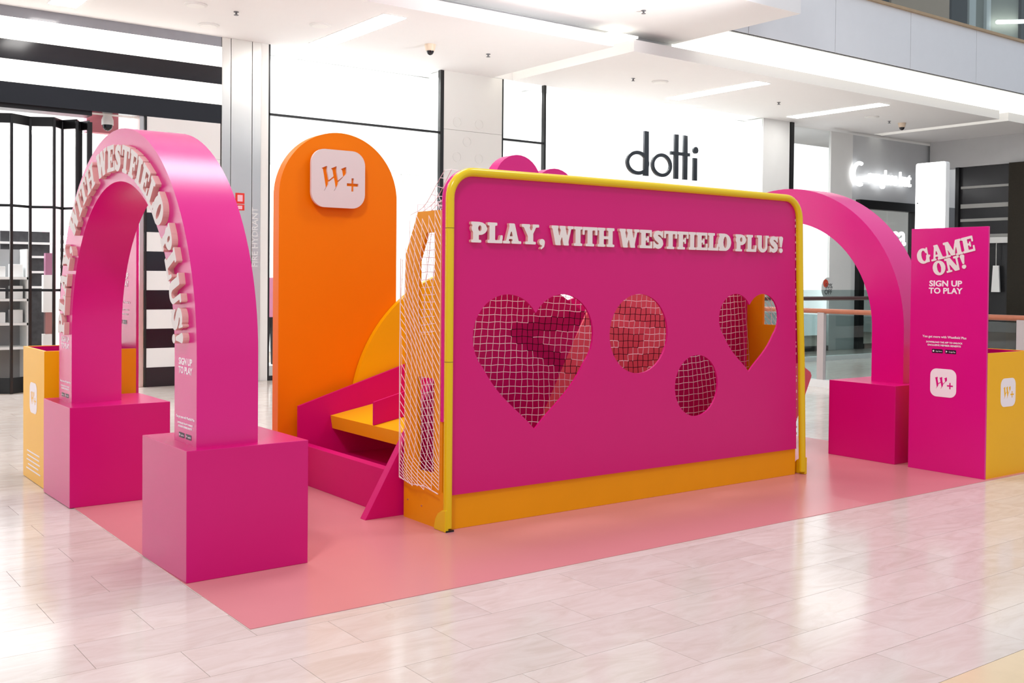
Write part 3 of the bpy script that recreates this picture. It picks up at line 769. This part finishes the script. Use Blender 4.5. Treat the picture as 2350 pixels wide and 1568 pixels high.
def spos(a, b, sx=-.058):    # side net: a across the depth (0 back .. NA at the post), b down
    t = a/NA; y_ = .325-.415*t
    z_ = 1.86-b*.051-.50*t**1.25+.012*math.sin(b*.5+a*.4)
    y_ += .010*math.sin(b*.6+a)*(1-t)
    if z_ < .38: z_ = .38-(.38-z_)*.38 if z_ > -.08 else 0
    x_ = sx+math.copysign(1, sx-.1)*.03*math.sin(math.pi*t)*(.5+.5*math.sin(b*.25))
    return (x_, y_, z_)
for sx in (-.058, 2.972):
    for a in range(NA+1):
        for b in range(-9, NBk+1):
            p = spos(a, b, sx)
            for q in ((a+1, b), (a, b+1)):
                if q[0] > NA or q[1] > NBk: continue
                r = spos(*q, sx)
                if p[2] < .21 or r[2] < .21: continue
                yt = 1.765 if p[1] > .0 else 1.94
                if p[1] > .18: yt = 1.764-(p[1]-.185)/.133*.244
                if max(p[2], r[2]) > yt: continue
                ns.tube([p, r], .0019, 3, cap=False)
for sx in (-.062, 2.976):
    ns.tube([(sx, .325, .235), (sx, .2, .215), (sx, .05, .225), (sx, -.088, .205)], .0035, 5)
    ns.tube([(sx, .327, 1.5), (sx, .33, .9), (sx, .325, .235)], .0028, 5)
tag(G(ns.build('side_net', NETW, g)), kind='stuff')
nt_ = MB()
for i in range(66):
    for j in range(8):
        f = lambda i, j: (i*.0455, -.035+.36*j/8, 1.985-.24*(j/8)-.04*math.sin(math.pi*j/8)+.008*math.sin(i*1.3+j))
        p = f(i, j)
        for q in ((i+1, j), (i, j+1)): nt_.tube([p, f(*q)], .0022, 3, cap=False)
tag(G(nt_.build('top_net', NETW, g)), kind='stuff')

# ------------------------------------------------------------------ ramp game behind the goal
rg = empty('ramp_game', (.6, 1.0, Z0)); rl = (.6, 1.0, Z0)
tag(rg, 'two lane pink and yellow ball ramp game behind the goal', 'game')
def Rg(o): return inv(o, rl)
A_ = [(-.27, Z0), (.73, Z0), (1.365, 1.165), (1.0, 1.376), (.53, 1.376)]
Rg(MB().prism(A_, 'xz', .35, .41).build('near_wall', MAG3, rg, bevel=.001))
Rg(MB().prism([(1.60, Z0), (2.53, Z0), (3.10, .987), (3.0, 1.45), (2.437, 1.45)], 'xz', .35, .39).build('near_wall', MAG3, rg))
Rg(MB().prism([(1.12, Z0), (4.14, Z0), (4.43, .56), (4.415, .595), (2.85, 1.49), (2.0, 1.40)], 'xz', .88, .92).build('slanted_board', CORAL, rg))
Rg(MB().prism([(-.095, Z0), (3.0, Z0), (3.0, 1.40), (2.7, 1.35), (-.095, .515)], 'xz', 1.60, 1.625).build('far_wall', MAG3, rg))
Rg(B(-.10, .412, Z0, -.035, 1.598, .265).build('riser', MAG3, rg, bevel=.0015))
Rg(B(-.035, .412, .15, .9, 1.598, .17).build('tray', MAG3, rg))
Rg(MB().prism([(.155, .348), (1.02, .506), (1.02, .596), (.14, .437)], 'xz', .412, 1.598).build('lane_floor', YEL, rg))
Rg(MB().prism([(.142, .44), (1.0, .594), (1.0, .80), (.142, .588)], 'xz', .992, 1.010).build('lane_divider', MAG3, rg))

# ------------------------------------------------------------------ ceiling fixtures
for i, (x, lb) in enumerate(((-.12, 'long white ceiling light at the top left corner over the striped shop'), (3.1, 'long white ceiling light above the orange totem board'),
        (9.65, 'long white ceiling light above the black lettered shop sign'), (12.8, 'long white ceiling light above the black door post right of the shop sign'), (19.3, 'long white ceiling light farthest right, over the dark shop'))):
    e = empty('ceiling_light', (x, 6.83, 4.46)); tag(e, lb, 'ceiling light', 'recessed strip lights in the white ceiling')
    B(-.15, -.98, -.012, .15, .98, .0).build('diffuser', LED, e)
    for a in ((-.16, -.99, -.006, -.15, .99, 0), (.15, -.99, -.006, .16, .99, 0), (-.15, -.99, -.006, .15, -.98, 0), (-.15, .98, -.006, .15, .99, 0)):
        B(*a).build('rim', CEI, e)
def dome(loc, label):
    e = empty('dome_camera', loc); tag(e, label, 'security camera', 'dome cameras')
    MB().lathe([(.075, 0), (.075, -.01), (.062, -.07), (.056, -.085)], (0, 0, 0)).build('housing', mat('cream_plastic', (226, 206, 184), .4, .4), e, smooth=True)
    MB().lathe([(.05, -.085), (.046, -.105), (.034, -.125), (.016, -.137), (.003, -.14)], (0, 0, 0)).build('dome', DARK, e, smooth=True)
dome((4.24, 6.89, 4.46), 'cream dome camera on the ceiling right of the strip light')
dome((15.0, 6.94, 4.46), 'small dome camera on the ceiling above the glowing script sign')
e = empty('dome_camera', (.56, 8.45, 3.34)); tag(e, 'white ball camera hanging at the left shop entrance', 'security camera', 'dome cameras')
MB().lathe([(.05, .02), (.05, 0), (.06, -.02), (.07, -.05), (.07, -.11)], (0, 0, 0)).build('housing', WHT, e, smooth=True)
MB().lathe([(.06, -.11), (.055, -.15), (.03, -.175), (.003, -.185)], (0, 0, 0)).build('dome', DARK, e, smooth=True)
for (x, y, z_, lb) in ((1.56, 6.85, 4.46, 'small sprinkler head on the ceiling over the steel pier'), (5.17, 6.88, 4.46, 'small sprinkler head right of the cream dome camera'),
        (7.9, 6.91, 4.46, 'small sprinkler head left of the round vent above the shop sign'), (11.3, 6.9, 4.46, 'small sprinkler head between the two strip lights on the right'),
        (14.6, 6.95, 4.46, 'small sprinkler head beside the small ceiling dome camera'), (5.99, 4.69, 4.75, 'small sprinkler head under the dropped pinkish soffit')):
    e = empty('sprinkler', (x, y, z_)); tag(e, lb, 'sprinkler', 'ceiling sprinklers')
    MB().lathe([(.03, 0), (.03, -.008), (.012, -.01), (.012, -.035), (.028, -.037), (.028, -.042)], (0, 0, 0), 12).build('head', mat('sprinkler_metal', (120, 120, 124), .4, .5, metal=.6), e)
for (x, y, lb) in ((1.07, 6.82, 'flat round ceiling vent near the top left strip light'), (1.54, 7.68, 'flat round ceiling vent above the steel pier'), (2.61, 6.81, 'flat round ceiling vent left of the nearest strip light'), (8.39, 6.83, 'flat round ceiling vent above the black lettered sign'), (13.9, 6.85, 'flat round ceiling vent near the small dome camera')):
    e = empty('ceiling_vent', (x, y, 4.46)); tag(e, lb, 'vent', 'round ceiling vents')
    MB().lathe([(.13, 0), (.128, -.012), (.11, -.018)], (0, 0, 0)).build('rim', LGREY, e, smooth=True)
    MB().lathe([(.10, -.018), (.1, -.022), (.02, -.022)], (0, 0, 0)).build('grille', WHT, e, smooth=True)

# ------------------------------------------------------------------ shop signs
INK = mat('charcoal_acrylic', (38, 42, 48), .15, .5, var=.1)
ds_ = empty('shop_sign', (9.85, FY, 3.15)); tag(ds_, 'black lower case lettering on the white shop front', 'sign')
def ringp(cx, cz, rx, rz, t): return [circ(cx, cz, rx, 40, rz), circ(cx, cz, rx-t, 40, rz-t)]
def DS(b, nm='letter'): return inv(b.build(nm, INK, ds_), (9.85, FY, 3.15))
yA, yB = FY-.05, FY-.01
DS(MB().prism(ringp(9.215, 3.375, .262, .205, .062), 'xz', yA, yB).box(9.36, yA-.001, 3.165, 9.465, yB, 3.93))
DS(MB().prism(ringp(9.785, 3.375, .245, .205, .06), 'xz', yA, yB))
DS(MB().box(10.09, yA, 3.16, 10.185, yB, 3.94).box(10.0, yA-.001, 3.575, 10.47, yB, 3.635).box(10.315, yA, 3.16, 10.41, yB, 3.94))
DS(MB().box(10.565, yA, 3.16, 10.655, yB, 3.56).prism(circ(10.62, 3.70, .062, 24), 'xz', yA, yB))
ss = empty('shop_sign', (16.4, FY, 3.6)); tag(ss, 'glowing white script shop sign over the black framed door', 'sign')
GLOW = mat('glowing_letter', (255, 255, 255), .4, .3, emit=1.6)
o = text('lettering', 'sunglass hut', .42, Matrix.Identity(4), GLOW, ss, bold=.006, extrude=.02, width=1.52); o.matrix_local = Matrix.Translation((.06, -.06, -.16)) @ FR
arc = [(-.98+.20*math.cos(a), .22*math.sin(a)) for a in [math.radians(70+220*i/20) for i in range(21)]]
MB().tube([(p[0], -.05, p[1]) for p in arc], .04, 8).build('swoosh', GLOW, ss)
MB().lathe([(.09, -.05), (.09, .05)], (0, 0, 0), 16).build('lens', GLOW, ss).location = (-.88, -.05, -.1)
s3 = empty('window_sign', (16.86, FY+.005, 2.3)); tag(s3, 'white script letters inside the black framed door', 'sign')
o = text('lettering', 'sa', .62, Matrix.Identity(4), GLOW, s3, bold=.008, extrude=.01); o.matrix_local = Matrix.Translation((.06, 0, -.12)) @ FR
s4 = empty('wall_sign', (2.38, FY-.016, 1.9)); tag(s4, 'faint vertical hydrant lettering on the steel pier', 'sign')
o = text('lettering', 'FIRE HYDRANT', .115, Matrix.Identity(4), mat('pale_etched_letter', (225, 225, 225), .6, .2), s4, bold=.001); o.matrix_local = FR @ Matrix.Rotation(math.pi/2, 4, 'Z') @ Matrix.Translation((.0, -.03, .001))
s5 = empty('wall_sign', (2.165, FY-.016, 2.36)); tag(s5, 'small red and white fire sign on the steel pier', 'sign')
B(-.06, -.006, -.03, .06, 0, .11).build('plate', mat('sign_red', (226, 52, 40), .5, .4), s5); B(-.035, -.008, .0, .035, -.006, .085).build('pictogram', PALE, s5)
B(-.06, -.006, -.115, .06, 0, -.04).build('plate', MATS['sign_red'], s5); B(-.03, -.008, -.10, .03, -.006, -.055).build('pictogram', PALE, s5)
s6 = empty('window_sticker', (14.5, FY-.006, 1.25)); tag(s6, 'round white discount sticker on the lit shop window', 'sticker')
o = MB().prism(circ(0, 0, .21, 32, .22), 'xz', 0, .01).build('disc', LGREY, s6)
o = MB().prism(circ(-.08, .1, .08, 16), 'xz', -.004, 0).build('red_spot', mat('tomato_red', (214, 80, 60), .5), s6)
text('print', '50%', .14, Matrix.Translation((.02, -.005, .0)) @ FR, DGREY, s6); text('print', 'OFF', .14, Matrix.Translation((.0, -.005, -.12)) @ FR, DGREY, s6)

# ------------------------------------------------------------------ left shop: folding gate and displays
gt = empty('folding_gate', (-.6, FY, 0)); tag(gt, 'black folding gate with glass leaves across the left shop', 'gate'); gloc = (-.6, FY, 0)
bars = [(-2.0, .05), (-1.75, .2), (-1.5, .05), (-1.27, .2), (-1.03, .05), (-.80, .2), (-.563, .05), (-.33, .2), (-.10, .05), (.035, .24), (.155, .05), (.235, .24), (.30, .05)]
for i, (x, dy) in enumerate(bars):
    wd = .055 if i > 10 else .030
    inv(B(x-wd/2, FY+dy-.02, .0, x+wd/2, FY+dy+.02, 3.22).build('bar', BLK, gt), gloc)
for (x, dy), (x2, dy2) in zip(bars[:-1], bars[1:]):
    for z0, z1, mt, nm in ((3.13, 3.24, BLK, 'head_rail'), (0.0, .185, BLK, 'kick_plate'), (2.165, 2.195, BLK, 'rail'), (1.185, 1.215, BLK, 'rail')):
        inv(MB().prism([(x, FY+dy-.012), (x2, FY+dy2-.012), (x2, FY+dy2+.012), (x, FY+dy+.012)], 'xy', z0, z1).build(nm, mt, gt), gloc)
inv(B(-3, FY+.05, 3.30, .33, FY+.30, 3.36).build('track', BLK, gt), gloc)
pb = B(.36, 8.62, 3.15, .74, 8.75, 4.469).build('header_box', mat('dusty_pink_board', (214, 134, 146), .6, .3)); tag(pb, 'dusty pink header box above the left shop entrance', 'box')
pw = B(.60, 11.95, 1.1, 1.4, 12.0, 2.75).build('wall_banner', mat('pale_rose_banner', (240, 196, 206), .6, .3)); tag(pw, 'pale rose banner on the rear wall of the left shop', 'banner')
# shelf unit with boxes
su = empty('shelf_unit', (-.6, 9.4, 0)); tag(su, 'white cosmetics shelf unit behind the folding gate', 'shelf'); sl = (-.6, 9.4, 0)
for z_ in (.45, .75, 1.05, 1.32): inv(B(-1.3, 9.2, z_, -.18, 9.6, z_+.03).build('shelf', WHT, su), sl)
inv(B(-1.3, 9.6, 0, -.18, 9.63, 1.7).build('back', mat('mid_grey', (150, 150, 150), .5), su), sl); inv(B(-.2, 9.2, 0, -.16, 9.62, 1.7).build('side', LGREY, su), sl)
for zi, (z_, row) in enumerate(((.78, 'lowest'), (1.08, 'middle'), (1.35, 'top'))):
    for k in range(2):
        o = B(-.07, -.07, 0, .07, .07, .13 if k % 2 else .16).build('carton', WHT if (k+zi) % 3 else LGREY, bevel=.003); o.location = (-.30-.2*k, 9.35, z_)
        tag(o, ('right hand', 'left hand')[k]+' pale carton on the '+row+' row of the cosmetics shelf', 'carton', 'cartons on the cosmetics shelf')
lp = empty('display_prop', (.12, 9.5, 0)); tag(lp, 'giant white lip gloss tube prop with mauve cap', 'display')
MB().box(-.07, -.05, .9, .07, .05, 1.38).build('tube', WHT, lp); MB().box(-.045, -.04, 1.38, .045, .04, 1.66).build('cap', mat('mauve_gloss', (176, 120, 148), .3, .5), lp)
MB().box(-.07, -.05, 0, .07, .05, .62).build('plinth', WHT, lp); MB().box(-.045, -.04, .62, .045, .04, .9).build('band', mat('rose_metal', (180, 146, 146), .3, .5, metal=.6), lp)
dg = empty('display_stand', (-.07, 10.2, 0)); tag(dg, 'dark display stand with lit shelves inside the left shop', 'display stand')
MB().box(-.28, -.2, 0, .32, .2, 1.95).build('body', DGREY, dg)
for z_ in (1.2, 1.4, 1.6, 1.78): MB().box(-.3, -.23, z_, .34, -.2, z_+.03).build('shelf', LGREY, dg)
for i in range(6): MB().box(.42, -.2, 1.3+i*.11, .8, -.18, 1.36+i*.11).build('lit_bar', LED, dg)
for i, y in enumerate((9.6, 10.6, 11.6)):
    e = empty('track_light', (-.2, y, 4.0-.25*i)); tag(e, ('near', 'middle', 'far')[i]+' track light rail on the ceiling of the left shop', 'track light', 'track lights in the left shop')
    MB().tube([(-1.6, 0, 0), (1.6, 0, 0)], .012, 6).build('rail', LGREY, e)
    for k in range(6): MB().tube([(-1.4+.5*k, 0, -.02), (-1.4+.5*k, -.05, -.10)], .035, 10).build('spot', LED, e)
# items just inside the second shop window
po = B(2.70, 8.58, .83, 3.1, 8.6, 1.37).build('window_poster', mat('candy_pink_poster', (250, 158, 194), .5, .3)); tag(po, 'pink poster in the window left of the orange board', 'poster')
mn = empty('mannequin', (2.80, 8.75, .17)); tag(mn, 'grey trousered mannequin legs in the window left of the orange board', 'mannequin')
for dx in (-.05, .10):
    MB().tube([(dx, 0, .0), (dx+.01, .01, .35), (dx, 0, .75)], [.05, .065, .085], 10).build('leg', DGREY, mn, smooth=True)
MB().box(-.3, -.25, -.15, .4, .25, 0).build('base', WHT, mn)
for i, x in enumerate((3.0, 4.9)):
    e = empty('hanging_rail', (x, 8.9, 2.95)); tag(e, ('pale wall shelf bracket behind the glass left of the orange board', 'pale wall shelf bracket behind the glass right of the orange board')[i], 'bracket', 'shelf brackets in the window')
    MB().box(-.4, -.02, 0, .4, .02, .03).build('rail', LGREY, e); MB().box(.1, -.02, -.2, .14, .02, 0).build('stem', LGREY, e)
for i, x in enumerate((7.6, 9.0, 10.5)):
    e = empty('clothes_rack', (x, 10.5, 2.3)); tag(e, ('left', 'middle', 'right')[i]+' pale clothes rail inside the white shop behind its sign', 'clothes rack', 'pale racks in the white shop')
    MB().tube([(-.5, 0, .45), (.5, 0, .45)], .02, 8).build('rail', LGREY, e); MB().tube([(-.5, 0, -2.3), (-.5, 0, .45)], .02, 8).build('post', LGREY, e); MB().tube([(.5, 0, -2.3), (.5, 0, .45)], .02, 8).build('post', LGREY, e)

# ------------------------------------------------------------------ balustrade and light totem on the right
bl = empty('balustrade', (8.34, 2.5, 0)); tag(bl, 'glass balustrade with reddish timber handrail right of the goal', 'balustrade'); bloc = (8.34, 2.5, 0)
inv(MB().tube([(8.34, -2, 1.0), (8.34, 7.2, 1.0)], .032, 12).build('handrail', WOOD, bl, smooth=True), bloc)
inv(B(8.29, -2, 0, 8.39, 7.2, .10).build('base_channel', LGREY, bl), bloc)
for y in (-.85, 1.05, 3.72, 5.9):
    inv(B(8.31, y-.05, .1, 8.37, y+.05, .98).build('post', mat('pinkish_steel', (186, 176, 174), .35, .5, var=.05), bl), bloc)
for a, b in ((-.8, 1.0), (1.1, 3.67), (3.77, 5.85), (5.95, 7.2)):
    inv(B(8.335, a+.02, .1, 8.345, b-.02, .95).build('pane', GLD, bl), bloc)
b2 = empty('balustrade', (13, 6.6, 0)); tag(b2, 'far glass balustrade with dark handrail in front of the right shops', 'balustrade'); bloc = (13, 6.6, 0)
inv(MB().tube([(9.5, 6.6, 1.09), (17.5, 6.6, 1.09)], .035, 12).build('handrail', mat('dark_handrail', (84, 58, 58), .3, .5), b2, smooth=True), bloc)
inv(B(9.5, 6.595, .08, 17.5, 6.605, 1.24).build('pane', GLD, b2), bloc)
inv(B(9.5, 6.56, 0, 17.5, 6.64, .08).build('base_channel', LGREY, b2), bloc)
tt = empty('light_totem', (11.0, 3.82, 0)); tag(tt, 'tall glowing white display totem behind the game on sign', 'totem')
MB().prism(rrect(0, 1.6, .48, 3.1, .03, 3), 'yz', -.03, .07).build('casing', WHT, tt)
B(-.12, -.26, 0, .16, .26, .055).build('base', STEEL, tt)
MB().prism(rrect(0, 1.6, .474, 3.09, .03, 3), 'yz', -.036, -.03).build('screen', mat('white_screen', (255, 255, 255), .4, .3, emit=3), tt)
MB().lathe([(.011, 0), (.011, .006)], (0, 0, 0), 12).build('sensor', DGREY, tt).matrix_local = Matrix.Translation((-.037, .2, 2.56)) @ Matrix.Rotation(-math.pi/2, 4, 'Y')
# pieces in the dark shop on the right
for i, (y, lb) in enumerate(((6.95, 'pale fringed garment hanging in the dark shop, left one'), (6.62, 'pale fringed garment hanging in the dark shop, right one'))):
    e = empty('hanging_garment', (17.95, y, 1.2)); tag(e, lb, 'garment', 'garments in the dark shop')
    MB().prism([(-.09, 0), (.09, 0), (.06, .55), (-.06, .55)], 'yz', -.02, .02).build('fringe', WHT, e); MB().tube([(0, 0, .55), (0, 0, 1.015)], .012, 6).build('hanger', STEEL, e)
e = empty('hanging_rail', (17.95, 6.8, 2.28)); tag(e, 'pale horizontal rail over the fringed garments in the dark shop', 'rail')
MB().box(-.03, -.45, -.06, .03, .45, .06).build('bar', LGREY, e)
